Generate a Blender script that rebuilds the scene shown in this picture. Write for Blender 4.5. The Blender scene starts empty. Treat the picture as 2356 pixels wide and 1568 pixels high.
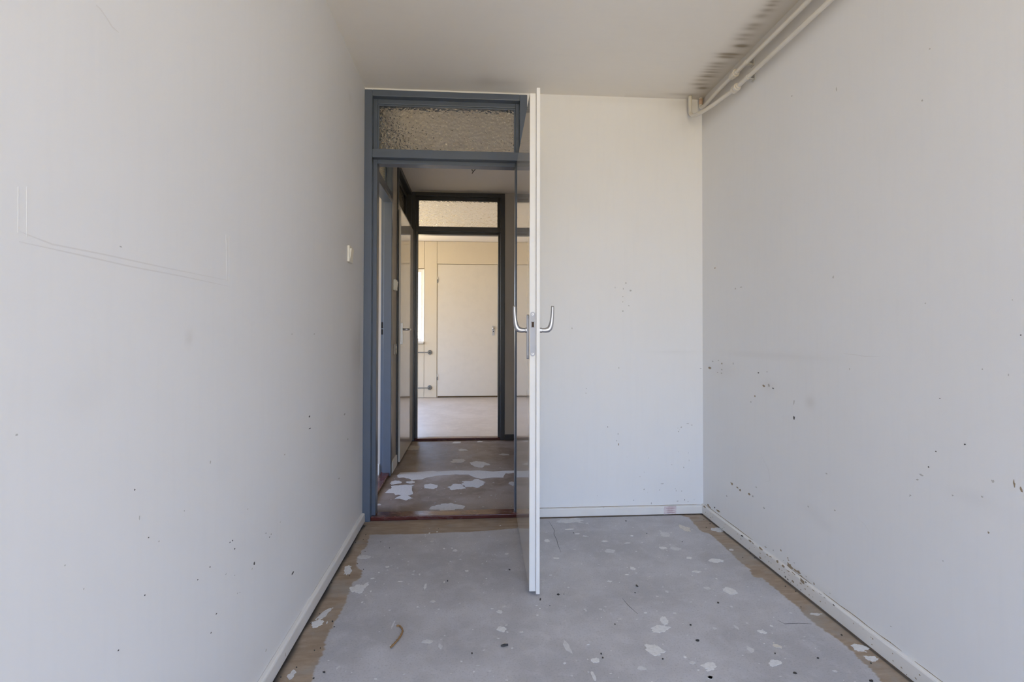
import bpy, math, random
import numpy as np
from mathutils import Matrix, Vector
from mathutils import noise as mnoise

# ---------------------------------------------------------------- camera, sky, exposure
sc = bpy.context.scene
col = sc.collection
FPX, YAW, PITCH, ROLL, CAMH, PX, PY = 1200.006, 0.072302, 0.013893, 0.00193, 1.086, -0.498, -37.098
cam_data = bpy.data.cameras.new('camera')
cam = bpy.data.objects.new('camera', cam_data)
col.objects.link(cam)
sc.camera = cam
cam_data.sensor_fit = 'HORIZONTAL'
cam_data.sensor_width = 36.0
cam_data.lens = 36.0 * FPX / 2356.0
cam_data.shift_x = -PX / 2356.0
cam_data.shift_y = PY / 2356.0
cam_data.clip_start = 0.02
_f = Vector((math.sin(YAW) * math.cos(PITCH), math.cos(YAW) * math.cos(PITCH), math.sin(PITCH)))
_r0 = Vector((math.cos(YAW), -math.sin(YAW), 0))
_u0 = _r0.cross(_f)
_r = math.cos(ROLL) * _r0 + math.sin(ROLL) * _u0
_u = -math.sin(ROLL) * _r0 + math.cos(ROLL) * _u0
cam.matrix_world = Matrix(((_r.x, _u.x, -_f.x, 0), (_r.y, _u.y, -_f.y, 0), (_r.z, _u.z, -_f.z, CAMH), (0, 0, 0, 1)))

SKY = (0.61, 1.05, 2.08)
HAZE = (0.87, 1.04, 1.38)
GROUND = (1.20, 0.915, 0.50)
SKY_STRENGTH = 5.0
world = bpy.data.worlds.new('overcast_sky')
sc.world = world
world.use_nodes = True
wn = world.node_tree
wn.nodes.clear()
w_out = wn.nodes.new('ShaderNodeOutputWorld')
w_bg = wn.nodes.new('ShaderNodeBackground')
w_tc = wn.nodes.new('ShaderNodeTexCoord')
w_sep = wn.nodes.new('ShaderNodeSeparateXYZ')
w_ramp = wn.nodes.new('ShaderNodeValToRGB')
w_map = wn.nodes.new('ShaderNodeMapRange')
w_map.inputs['From Min'].default_value = -1.0
w_map.inputs['From Max'].default_value = 1.0
er = w_ramp.color_ramp.elements
er[0].position = 0.47
er[0].color = (*GROUND, 1)
er[1].position = 0.75
er[1].color = (*SKY, 1)
e = er.new(0.54)
e.color = (*HAZE, 1)
wn.links.new(w_tc.outputs['Generated'], w_sep.inputs[0])
wn.links.new(w_sep.outputs['Z'], w_map.inputs['Value'])
wn.links.new(w_map.outputs[0], w_ramp.inputs[0])
wn.links.new(w_ramp.outputs[0], w_bg.inputs[0])
w_bg.inputs[1].default_value = SKY_STRENGTH
wn.links.new(w_bg.outputs[0], w_out.inputs[0])

vs = sc.view_settings
vs.view_transform = 'Standard'
vs.look = 'None'
vs.gamma = 1.0
vs.exposure = 0.34
vs.use_curve_mapping = False
sc.cycles.max_bounces = 12
sc.cycles.diffuse_bounces = 7
sc.cycles.glossy_bounces = 4
sc.cycles.transmission_bounces = 6
sc.cycles.transparent_max_bounces = 12
sc.cycles.sample_clamp_indirect = 10.0
sc.cycles.use_adaptive_sampling = True
sc.cycles.adaptive_threshold = 0.05
sc.cycles.adaptive_min_samples = 16

def portal(name, loc, normal_to, sx, sy):
    """sampling guide in a window opening: emits nothing itself, tells the renderer where sky light enters"""
    d = bpy.data.lights.new(name, 'AREA')
    d.shape = 'RECTANGLE'
    d.size, d.size_y = sx, sy
    d.cycles.is_portal = True
    o = bpy.data.objects.new(name, d)
    o.location = loc
    o.rotation_euler = Vector(normal_to).to_track_quat('-Z', 'Z').to_euler()
    col.objects.link(o)
portal('window_light_guide', (0.40, -2.13, 1.24), (0, 1, 0), 1.80, 2.36)
portal('window_light_guide', (-1.86, 8.78, 1.52), (0, -1, 0), 2.00, 1.10)
portal('window_light_guide', (-3.36, 7.0, 1.35), (1, 0, 0), 2.60, 2.10)
portal('window_light_guide', (-2.88, 2.95, 1.45), (1, 0, 0), 1.90, 1.70)

# ---------------------------------------------------------------- dimensions (metres, camera at x=0 y=0)
XL, XR, YB, ZC = -0.634, 1.378, 3.06, 2.50
YF = -2.10            # window wall behind the camera
WT = 0.09             # partition thickness
YH = 5.27             # hall end partition
YE, ZE = 8.70, 2.592  # living room far wall and ceiling
random.seed(7)

# measured positions of stains, patches and marks (metres in the room)
EDGE_L = [[-0.556,2.857],[-0.539,2.714],[-0.56,2.588],[-0.537,2.47],[-0.507,2.436],[-0.496,2.362],[-0.52,2.324],[-0.518,2.225],[-0.511,2.168],[-0.51,2.094],[-0.515,2.019],[-0.518,1.941],[-0.52,1.895],[-0.509,1.845],[-0.505,1.791],[-0.505,1.72],[-0.499,1.674]]
EDGE_R = [[1.262,2.994],[1.24,2.78],[1.274,2.752],[1.269,2.614],[1.268,2.511],[1.26,2.402],[1.266,2.325],[1.244,2.255],[1.276,2.241],[1.278,2.142],[1.281,2.061],[1.284,1.986],[1.27,1.934],[1.273,1.875],[1.282,1.827],[1.289,1.766],[1.291,1.71],[1.283,1.67],[1.286,1.632],[1.277,1.59],[1.274,1.551]]
EDGE_T = [[-0.552,2.841],[-0.324,2.85],[0.026,2.863],[0.242,2.899]]
PATCH = [[-0.524,2.577,0.031,0.024,1],[-0.57,2.443,0.017,0.053,0],[-0.488,2.263,0.034,0.039,0],[-0.462,2.29,0.011,0.026,0],[-0.58,2.005,0.022,0.027,0],[-0.573,2.071,0.015,0.042,1],[-0.573,1.714,0.013,0.023,1],[-0.09,2.622,0.011,0.014,0],[-0.146,2.649,0.005,0.009,0],[-0.107,2.651,0.004,0.008,0],[-0.397,2.464,0.01,0.008,0],[-0.029,2.396,0.008,0.008,0],[0.164,2.567,0.01,0.01,0],[-0.204,2.266,0.006,0.028,0],[-0.443,2.353,0.01,0.006,0],[-0.317,2.314,0.011,0.004,0],[-0.158,1.862,0.017,0.013,1],[0.104,1.919,0.018,0.018,0],[0.103,2.039,0.011,0.014,0],[-0.445,2.149,0.004,0.006,0],[-0.219,2.099,0.004,0.005,0],[-0.113,1.832,0.007,0.015,1],[0.134,1.804,0.004,0.004,0],[-0.161,2.135,0.011,0.009,1],[-0.435,1.74,0.005,0.01,1],[-0.214,2.743,0.01,0.01,1],[-0.197,2.873,0.004,0.007,0],[-0.237,2.858,0.004,0.008,0],[-0.24,2.376,0.004,0.009,0],[-0.269,2.41,0.004,0.011,1],[-0.126,2.297,0.004,0.006,0],[-0.296,1.981,0.003,0.03,1],[1.169,2.829,0.028,0.048,2],[1.153,2.425,0.039,0.023,0],[1.037,2.46,0.013,0.016,0],[1.078,2.135,0.027,0.032,0],[0.397,2.5,0.018,0.01,0],[0.383,2.713,0.014,0.022,0],[0.556,2.992,0.074,0.038,1],[0.681,2.685,0.016,0.009,0],[0.791,2.655,0.016,0.01,1],[1.029,2.752,0.03,0.037,1],[0.951,2.583,0.02,0.017,0],[1.012,2.571,0.03,0.022,1],[0.678,2.565,0.03,0.021,1],[0.732,2.371,0.014,0.014,0],[1.011,2.318,0.019,0.011,0],[0.593,2.254,0.011,0.009,0],[0.688,2.31,0.01,0.004,0],[0.845,2.747,0.008,0.01,0],[0.809,2.149,0.008,0.01,1],[0.993,2.167,0.015,0.013,1],[0.718,1.934,0.016,0.03,0],[0.683,1.884,0.036,0.024,0],[0.619,1.76,0.031,0.036,0],[0.767,1.663,0.025,0.02,0],[0.403,1.718,0.016,0.013,0],[0.3,1.71,0.005,0.005,0],[0.324,1.801,0.011,0.038,1],[0.379,1.641,0.007,0.023,0],[0.708,1.715,0.005,0.006,0],[0.721,1.684,0.012,0.009,1],[0.885,1.872,0.008,0.008,1],[0.968,1.872,0.006,0.015,1],[0.543,1.668,0.013,0.012,1],[0.439,2.023,0.003,0.004,0],[0.246,2.006,0.004,0.004,0],[0.666,1.994,0.007,0.005,0],[0.746,1.609,0.009,0.008,1],[1.071,2.246,0.003,0.006,0],[1.022,2.015,0.004,0.006,0],[0.528,2.86,0.027,0.01,0],[0.559,2.795,0.014,0.008,0],[0.592,2.759,0.011,0.008,0],[0.345,2.328,0.007,0.007,1],[0.404,2.213,0.005,0.005,1],[0.498,2.031,0.007,0.006,1],[0.555,1.957,0.008,0.004,1],[1.345,2.8,0.037,0.034,1],[1.329,1.724,0.025,0.023,0],[1.325,1.664,0.022,0.015,0],[1.046,1.839,0.015,0.011,0],[0.991,1.664,0.026,0.014,0],[1.051,1.753,0.014,0.011,2],[0.948,1.74,0.012,0.016,1],[1.288,2.538,0.012,0.011,1],[1.317,1.939,0.021,0.011,1],[1.102,1.872,0.006,0.006,0],[0.746,1.609,0.009,0.009,1],[1.158,1.61,0.008,0.006,1]]
HPATCH = [[-0.163,5.172,0.041,0.046,0],[-0.101,4.841,0.045,0.051,0],[-0.128,4.438,0.061,0.067,0],[0.041,4.311,0.075,0.108,0],[0.006,3.773,0.085,0.103,0],[-0.115,3.687,0.058,0.074,0],[-0.3,3.716,0.052,0.067,0],[-0.162,3.27,0.099,0.085,0],[-0.007,3.192,0.055,0.013,0],[0.279,3.745,0.029,0.051,1],[0.062,5.197,0.03,0.039,0],[0.271,4.637,0.049,0.037,1],[-0.559,3.833,0.043,0.05,0],[-0.452,3.832,0.034,0.029,0],[-0.563,4.956,0.06,0.117,2],[-0.597,3.349,0.015,0.019,0]]
HPOLY = [[[-0.6,3.589],[-0.574,3.677],[-0.583,3.736],[-0.515,3.768],[-0.429,3.75],[-0.429,3.668],[-0.406,3.554],[-0.425,3.524],[-0.399,3.469],[-0.433,3.431],[-0.467,3.443],[-0.511,3.461],[-0.49,3.517],[-0.524,3.573]],[[-0.574,4.032],[-0.56,4.094],[-0.404,4.12],[-0.28,4.118],[-0.032,4.122],[0.152,4.09],[0.331,4.09],[0.327,4.038],[0.246,4.024],[0.223,3.91],[0.135,3.908],[0.052,3.884],[-0.041,4.003],[-0.136,4.021],[-0.271,3.995],[-0.382,3.898],[-0.448,3.883],[-0.499,3.945],[-0.57,3.977]]]
ROPE = [[-0.281,1.959],[-0.269,1.958],[-0.255,1.928],[-0.258,1.892],[-0.269,1.858],[-0.282,1.829]]
STICK = [[0.096,1.814],[0.108,1.816],[0.121,1.818]]
CRACKS = [[[0.433,2.99],[0.443,2.851],[0.432,2.8],[0.435,2.718],[0.431,2.656],[0.432,2.567]],[[1.147,1.908],[1.16,1.883],[1.213,1.883],[1.26,1.876]],[[0.608,2.107],[0.616,2.05],[0.634,1.986]]]
CRUMBS = [[0.352,2.155,0.005,0.005,0],[0.272,2.121,0.003,0.008,0],[0.982,2.046,0.004,0.005,0],[0.79,1.801,0.006,0.005,0],[0.432,1.751,0.002,0.003,0],[0.432,1.729,0.002,0.002,0],[0.805,1.898,0.003,0.003,0],[0.699,2.205,0.004,0.008,0],[0.629,1.709,0.002,0.002,0],[0.876,2.964,0.003,0.006,0],[0.526,1.922,0.002,0.003,0],[1.024,1.609,0.005,0.004,0],[1.148,1.677,0.003,0.003,0],[1.239,1.557,0.006,0.005,0],[0.806,1.899,0.002,0.003,0],[-0.474,1.718,0.005,0.003,0],[-0.112,2.304,0.002,0.004,0],[-0.004,1.783,0.002,0.003,0],[0.165,2.393,0.003,0.005,0],[-0.526,2.014,0.003,0.004,0],[-0.498,1.69,0.002,0.002,0]]
STREAK = [[1.275,2.122,0.016,0.01,0.6],[1.276,2.148,0.015,0.01,0.7],[1.28,2.183,0.017,0.013,0.6],[1.275,2.225,0.018,0.019,0.55],[1.28,2.293,0.02,0.014,0.55],[1.278,2.323,0.02,0.013,0.5],[1.282,2.375,0.022,0.013,0.5],[1.28,2.408,0.021,0.011,0.5],[1.311,2.467,0.021,0.013,1.1],[1.286,2.546,0.031,0.011,1.2],[1.287,2.574,0.026,0.01,1.1],[1.274,2.639,0.025,0.013,0.6],[1.272,2.672,0.026,0.011,0.6],[1.272,2.703,0.026,0.008,0.6],[1.278,2.73,0.026,0.009,0.8],[1.28,2.758,0.025,0.007,0.6],[1.279,2.779,0.027,0.01,0.9],[1.272,2.82,0.025,0.015,0.5],[1.276,2.869,0.028,0.015,0.6],[1.314,2.913,0.02,0.015,0.8],[1.229,3.001,0.056,0.02,0.35],[0.137,2.937,0.09,0.05,0.18],[0.068,2.917,0.03,0.08,0.12]]
MARK_L = [[2.074,0.759,0.013,0.006,0],[2.08,0.711,0.017,0.004,0],[1.573,0.414,0.007,0.009,0],[1.558,0.405,0.005,0.003,1],[1.901,0.237,0.018,0.006,0],[1.031,0.789,0.003,0.001,0],[0.984,1.238,0.006,0.002,1],[0.865,0.722,0.002,0.001,1],[1.075,0.683,0.004,0.002,0],[1.109,0.662,0.003,0.001,1],[1.065,0.576,0.003,0.002,0],[0.991,0.515,0.003,0.002,0],[1.665,0.109,0.01,0.006,1],[1.35,0.388,0.005,0.002,0],[1.325,0.356,0.005,0.002,0],[1.316,0.518,0.004,0.002,0],[1.26,0.514,0.004,0.002,0],[1.447,0.508,0.005,0.003,0],[1.419,0.536,0.005,0.002,0],[1.434,0.535,0.005,0.003,0],[1.399,0.463,0.005,0.002,1],[0.905,0.666,0.001,0.001,1],[1.657,0.469,0.005,0.002,0],[1.699,0.45,0.005,0.002,0],[1.685,0.446,0.005,0.002,0],[1.448,0.437,0.004,0.002,1],[1.467,0.381,0.004,0.001,1],[1.481,0.376,0.004,0.002,1],[1.525,0.587,0.005,0.002,1],[2.627,0.681,0.022,0.008,1],[2.692,0.544,0.019,0.007,1],[1.776,0.46,0.006,0.002,1],[0.775,0.942,0.003,0.001,1],[1.201,0.692,0.003,0.002,1],[1.046,0.732,0.002,0.006,1],[1.313,0.771,0.003,0.007,1],[2.526,0.394,0.016,0.005,1],[1.811,0.673,0.008,0.004,1],[1.873,1.078,0.009,0.003,1],[2.127,1.077,0.011,0.004,1]]
MARK_R = [[2.604,1.321,0.015,0.005,1],[2.663,1.317,0.009,0.006,1],[2.928,0.919,0.017,0.005,1],[2.967,0.878,0.028,0.01,2],[2.816,0.913,0.012,0.007,2],[2.817,0.879,0.013,0.006,1],[2.858,0.928,0.013,0.004,1],[2.869,0.86,0.011,0.004,1],[2.822,0.859,0.013,0.005,1],[2.689,0.921,0.007,0.011,1],[2.443,0.891,0.01,0.004,0],[2.367,0.901,0.009,0.003,1],[2.397,0.833,0.018,0.007,2],[2.353,0.839,0.014,0.01,1],[2.318,0.829,0.011,0.004,1],[2.318,0.829,0.009,0.004,0],[2.475,0.773,0.008,0.008,2],[2.512,0.741,0.008,0.006,1],[2.161,0.72,0.009,0.012,0],[2.161,0.786,0.005,0.017,1],[2.709,0.278,0.019,0.009,2],[2.649,0.275,0.018,0.005,2],[2.622,0.27,0.018,0.007,2],[2.532,0.277,0.021,0.008,2],[2.499,0.277,0.012,0.006,1],[2.767,0.195,0.01,0.006,1],[1.375,0.773,0.004,0.003,0],[1.468,0.732,0.004,0.003,0],[1.494,0.679,0.004,0.003,0],[1.561,0.573,0.006,0.003,1],[1.564,0.569,0.004,0.002,1],[1.31,0.551,0.004,0.004,2],[1.297,0.692,0.006,0.005,1],[1.242,0.702,0.004,0.015,2],[1.225,0.692,0.004,0.012,2],[1.327,0.642,0.006,0.004,1],[1.415,0.618,0.004,0.003,1],[1.222,1.081,0.003,0.002,0],[1.322,0.988,0.003,0.003,1],[1.253,0.978,0.002,0.005,1],[1.955,0.535,0.008,0.004,1],[1.909,0.408,0.006,0.004,1],[1.453,0.892,0.003,0.002,0],[1.5,1.177,0.003,0.003,1],[1.91,1.3,0.006,0.008,1],[1.643,0.116,0.004,0.003,1],[1.448,0.416,0.003,0.003,1],[2.068,0.369,0.008,0.004,1],[2.467,0.331,0.008,0.005,1],[2.399,0.253,0.01,0.007,1],[1.52,0.648,0.011,0.004,1],[1.533,0.63,0.008,0.004,1],[2.896,1.456,0.01,0.006,2],[1.505,1.803,0.005,0.005,1],[1.476,1.948,0.005,0.003,1],[2.164,2.116,0.006,0.005,1],[1.884,2.015,0.004,0.011,1],[1.825,0.953,0.003,0.007,1],[1.241,1.171,0.002,0.002,1]]
MARK_B = [[0.906,1.38,0.005,0.009,1],[0.89,1.346,0.004,0.008,1],[0.935,1.336,0.01,0.008,1],[0.84,1.354,0.003,0.008,1],[0.887,1.299,0.005,0.005,1],[0.887,1.268,0.004,0.005,1],[0.924,1.245,0.005,0.005,1],[0.887,1.213,0.007,0.006,1],[0.663,0.725,0.005,0.005,1],[0.666,0.753,0.004,0.004,1],[0.863,0.874,0.005,0.006,1],[1.365,0.869,0.009,0.004,1],[0.58,1.109,0.004,0.008,1],[0.86,0.419,0.004,0.012,2],[0.849,0.442,0.004,0.006,1],[0.857,0.481,0.004,0.011,1],[0.795,0.524,0.003,0.005,0],[1.244,0.517,0.005,0.007,1],[1.227,0.491,0.005,0.005,1],[1.223,0.512,0.003,0.003,1],[1.234,0.502,0.002,0.002,1],[1.283,0.538,0.012,0.003,1],[1.308,0.529,0.008,0.004,1],[1.227,0.37,0.003,0.003,1],[1.287,0.363,0.003,0.004,1],[1.291,0.318,0.002,0.009,1],[1.043,0.336,0.002,0.003,1],[1.185,0.294,0.003,0.004,1],[1.258,0.277,0.004,0.007,1],[1.016,0.252,0.003,0.003,1],[0.99,0.226,0.003,0.003,1],[1.127,0.181,0.014,0.004,1],[1.015,0.149,0.006,0.005,1],[1.017,0.153,0.002,0.005,1],[1.109,0.145,0.004,0.004,1],[1.211,0.138,0.003,0.007,1],[1.206,0.15,0.003,0.004,1],[1.245,0.135,0.004,0.005,1],[1.035,0.129,0.003,0.002,1],[0.952,0.088,0.003,0.003,0],[1.263,0.083,0.003,0.006,0],[1.322,0.082,0.002,0.004,1],[1.22,0.076,0.008,0.004,1],[1.059,0.066,0.005,0.009,1],[1.284,0.072,0.008,0.001,1],[0.912,0.344,0.003,0.002,1],[0.733,0.118,0.003,0.002,1]]
MOULD = [[2.578,0.052,0.012,0.004,0],[2.502,0.056,0.014,0.005,2],[2.475,0.056,0.008,0.003,2],[2.405,0.059,0.013,0.005,2],[2.386,0.073,0.008,0.002,2],[2.323,0.084,0.004,0.004,1],[2.263,0.109,0.005,0.004,2],[2.35,0.053,0.008,0.003,2],[2.326,0.055,0.012,0.002,2],[2.269,0.057,0.011,0.005,2],[2.244,0.072,0.004,0.002,1],[2.211,0.097,0.004,0.003,2],[2.206,0.09,0.005,0.002,2],[2.196,0.07,0.018,0.009,2],[2.225,0.055,0.011,0.006,2],[2.157,0.068,0.015,0.004,2],[2.135,0.071,0.013,0.006,2],[2.186,0.052,0.016,0.001,2],[2.15,0.058,0.013,0.002,2],[2.117,0.062,0.012,0.002,2],[2.411,0.013,0.008,0.005,2],[2.411,0.035,0.005,0.002,2],[2.32,0.028,0.003,0.003,1],[2.255,0.03,0.004,0.003,2],[2.217,0.032,0.003,0.002,2],[2.209,0.016,0.006,0.003,0],[2.192,0.013,0.005,0.003,0],[2.182,0.036,0.004,0.002,1],[2.155,0.022,0.007,0.004,2],[2.091,0.054,0.014,0.009,2],[2.101,0.039,0.007,0.003,2],[2.067,0.06,0.005,0.002,0],[2.079,0.026,0.002,0.001,1],[2.035,0.07,0.004,0.005,2],[2.02,0.05,0.008,0.002,2],[1.982,0.057,0.004,0.002,1],[1.94,0.078,0.004,0.001,1],[2.024,0.022,0.002,0.002,1],[1.9,0.053,0.005,0.002,0],[2.047,0.019,0.003,0.002,2],[1.974,0.057,0.005,0.002,1],[1.953,0.055,0.007,0.002,1],[2.084,0.075,0.005,0.002,1],[2.165,0.096,0.004,0.002,1],[2.994,0.071,0.014,0.006,2],[2.972,0.066,0.015,0.004,2],[3.012,0.055,0.015,0.005,2],[2.91,0.084,0.008,0.005,0],[2.868,0.079,0.021,0.006,2]]
LINE_L = [[[0.916,1.633],[0.927,1.632],[0.941,1.626],[0.955,1.619],[0.972,1.619]],[[0.775,1.211],[0.884,1.209],[1.011,1.206],[1.184,1.206],[1.396,1.203]],[[0.775,1.225],[0.832,1.217],[0.943,1.218],[1.12,1.217],[1.396,1.218]],[[0.786,1.291],[0.787,1.22]],[[0.772,1.287],[0.773,1.223]],[[1.381,1.333],[1.388,1.217]],[[1.398,1.331],[1.401,1.201]],[[2.959,1.093],[2.997,0.922],[2.954,0.852]],[[2.894,1.069],[2.939,0.997]]]
LINE_R = [[[2.427,0.501],[2.36,0.444],[2.346,0.397],[2.39,0.378]],[[1.858,1.008],[1.803,1.007],[1.75,1.003],[1.68,1.005]],[[1.806,0.424],[1.756,0.411],[1.726,0.385]]]

# ---------------------------------------------------------------- helpers
class G:
    """tiny node-graph builder for a principled material"""
    def __init__(s, name, base=(0.8, 0.8, 0.8), rough=0.5, metal=0.0, spec=0.5):
        s.m = bpy.data.materials.new(name)
        s.m.use_nodes = True
        s.t = s.m.node_tree
        s.p = s.t.nodes['Principled BSDF']
        s.p.inputs['Base Color'].default_value = (*base, 1)
        s.p.inputs['Roughness'].default_value = rough
        s.p.inputs['Metallic'].default_value = metal
        s.p.inputs['Specular IOR Level'].default_value = spec
    def n(s, typ, ins=None, **props):
        nd = s.t.nodes.new('ShaderNode' + typ)
        for k, v in props.items():
            setattr(nd, k, v)
        for k, v in (ins or {}).items():
            s.put(nd.inputs[k], v)
        return nd
    def put(s, sock, v):
        if hasattr(v, 'is_output'):
            s.t.links.new(v, sock)
        elif isinstance(v, (tuple, list)) and len(v) == 3 and sock.type == 'RGBA':
            sock.default_value = (*v, 1)
        else:
            sock.default_value = v
    def coord(s, scale=(1, 1, 1)):
        g = s.n('NewGeometry')
        mp = s.n('Mapping', {'Vector': g.outputs['Position'], 'Scale': scale})
        return mp.outputs[0]
    def noise(s, scale, detail=3.0, rough=0.55, vec=None, stretch=(1, 1, 1), dist=0.0):
        return s.n('TexNoise', {'Vector': vec or s.coord(stretch), 'Scale': scale, 'Detail': detail, 'Roughness': rough, 'Distortion': dist}).outputs['Fac']
    def ramp(s, v, a, b, c0=0.0, c1=1.0):
        return s.n('MapRange', {'Value': v, 'From Min': a, 'From Max': b, 'To Min': c0, 'To Max': c1}, interpolation_type='SMOOTHSTEP').outputs[0]
    def math(s, op, a, b=0.0):
        return s.n('Math', {0: a, 1: b}, operation=op).outputs[0]
    def mix(s, f, a, b, mode='MIX'):
        nd = s.n('Mix', data_type='RGBA', blend_type=mode)
        s.put(nd.inputs[0], f)
        s.put(nd.inputs[6], a)
        s.put(nd.inputs[7], b)
        return nd.outputs[2]
    def attr(s, name):
        return s.n('Attribute', attribute_name=name).outputs['Fac']
    def base(s, v):
        s.put(s.p.inputs['Base Color'], v)
    def rough(s, v):
        s.put(s.p.inputs['Roughness'], v)
    def bump(s, h, strength=0.2, dist=0.002):
        b = s.n('Bump', {'Height': h, 'Strength': strength, 'Distance': dist})
        s.t.links.new(b.outputs[0], s.p.inputs['Normal'])

class MB:
    """collects shapes and links them as ONE mesh object"""
    def __init__(s):
        s.v, s.f = [], []
    def add(s, vs_, fs_):
        k = len(s.v)
        s.v += [tuple(map(float, q)) for q in vs_]
        s.f += [tuple(i + k for i in q) for q in fs_]
        return s
    def box(s, x0, x1, y0, y1, z0, z1):
        vs_ = [(x0, y0, z0), (x1, y0, z0), (x1, y1, z0), (x0, y1, z0), (x0, y0, z1), (x1, y0, z1), (x1, y1, z1), (x0, y1, z1)]
        return s.add(vs_, [(0, 3, 2, 1), (4, 5, 6, 7), (0, 1, 5, 4), (1, 2, 6, 5), (2, 3, 7, 6), (3, 0, 4, 7)])
    def prism(s, pts, a, b, axis='z'):
        """closed outline (2-D) extruded from a to b along axis"""
        n = len(pts)
        def pt(q, h):
            return {'z': (q[0], q[1], h), 'y': (q[0], h, q[1]), 'x': (h, q[0], q[1])}[axis]
        vs_ = [pt(q, a) for q in pts] + [pt(q, b) for q in pts]
        return s.add(vs_, [tuple(range(n - 1, -1, -1)), tuple(range(n, 2 * n))] + [(i, (i + 1) % n, n + (i + 1) % n, n + i) for i in range(n)])
    def tube(s, path, radii, n=14, flat=1.0, cap=True):
        P = [Vector(q) for q in path]
        if not isinstance(radii, (list, tuple)):
            radii = [radii] * len(P)
        t0 = (P[1] - P[0]).normalized()
        ref = Vector((0, 0, 1)) if abs(t0.z) < 0.9 else Vector((1, 0, 0))
        u = t0.cross(ref).normalized()
        vs_ = []
        for i, q in enumerate(P):
            t = (P[min(i + 1, len(P) - 1)] - P[max(i - 1, 0)]).normalized()
            u = (u - t * u.dot(t)).normalized()
            w = t.cross(u)
            for k in range(n):
                a = 2 * math.pi * k / n
                vs_.append(q + (u * math.cos(a) * flat + w * math.sin(a)) * radii[i])
        fs_ = []
        for i in range(len(P) - 1):
            for k in range(n):
                fs_.append((i * n + k, i * n + (k + 1) % n, (i + 1) * n + (k + 1) % n, (i + 1) * n + k))
        if cap:
            fs_ += [tuple(range(n - 1, -1, -1)), tuple(range((len(P) - 1) * n, len(P) * n))]
        return s.add(vs_, fs_)
    def splat(s, plane, h, cu, cv, ru, rv, jag=0.25, n=14, thick=0.0006, rot=None, lift=0.0):
        """ragged thin spot lying on a plane ('z','x','y' at height h, side given by the sign of thick)"""
        rot = random.uniform(-0.4, 0.4) if rot is None else rot
        ph = random.uniform(0, 50)
        pts = []
        for k in range(n):
            a = 2 * math.pi * k / n
            r = 1 + jag * (mnoise.noise((math.cos(a) * 1.3 + ph, math.sin(a) * 1.3, 0.0)) * 1.6 + mnoise.noise((math.cos(a) * 4 + ph, math.sin(a) * 4, 5.0)))
            pu, pv = ru * r * math.cos(a), rv * r * math.sin(a)
            pts.append((cu + pu * math.cos(rot) - pv * math.sin(rot), cv + pu * math.sin(rot) + pv * math.cos(rot)))
        return s.prism(pts, h + lift, h + lift + thick, plane)
    def ribbon(s, plane, h, pts, w, thick=0.0005):
        """thin line following pts on a plane"""
        P = [Vector(q) for q in pts]
        L, R = [], []
        for i, q in enumerate(P):
            d = (P[min(i + 1, len(P) - 1)] - P[max(i - 1, 0)]).normalized()
            nn = Vector((-d.y, d.x)) * w / 2
            k = 0.35 if i in (0, len(P) - 1) else 1.0
            L.append(tuple(q + nn * k))
            R.append(tuple(q - nn * k))
        for i in range(len(P) - 1):
            s.prism([L[i], L[i + 1], R[i + 1], R[i]], h, h + thick, plane)
        return s
    def build(s, name, mat, parent=None, local=False, bevel=0.0, smooth=False, seg=2):
        me = bpy.data.meshes.new(name)
        vs_ = s.v
        if parent is not None and not local:
            p = origin_of(parent)
            vs_ = [(a - p.x, b - p.y, c - p.z) for a, b, c in vs_]
        me.from_pydata(vs_, [], s.f)
        me.materials.append(mat)
        fix_normals(me)
        if smooth:
            me.polygons.foreach_set('use_smooth', [True] * len(me.polygons))
        o = bpy.data.objects.new(name, me)
        col.objects.link(o)
        if parent is not None:
            o.parent = parent
        if bevel:
            b = o.modifiers.new('edge', 'BEVEL')
            b.width = bevel
            b.segments = seg
            b.limit_method = 'ANGLE'
            b.angle_limit = math.radians(40)
        return o

import bmesh
def fix_normals(me):
    bm = bmesh.new()
    bm.from_mesh(me)
    bmesh.ops.recalc_face_normals(bm, faces=bm.faces)
    bm.to_mesh(me)
    bm.free()

def origin_of(o):
    while o.parent is not None:
        o = o.parent
    return o.location

def tag(o, label=None, cat=None, group=None, kind=None):
    for k, v in (('label', label), ('category', cat), ('group', group), ('kind', kind)):
        if v:
            o[k] = v
    return o

def empty(name, loc, rz=0.0):
    o = bpy.data.objects.new(name, None)
    o.location = loc
    o.rotation_euler = (0, 0, rz)
    o.empty_display_size = 0.1
    col.objects.link(o)
    return o

def struct(o, label, cat):
    return tag(o, label, cat, kind='structure')

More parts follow.
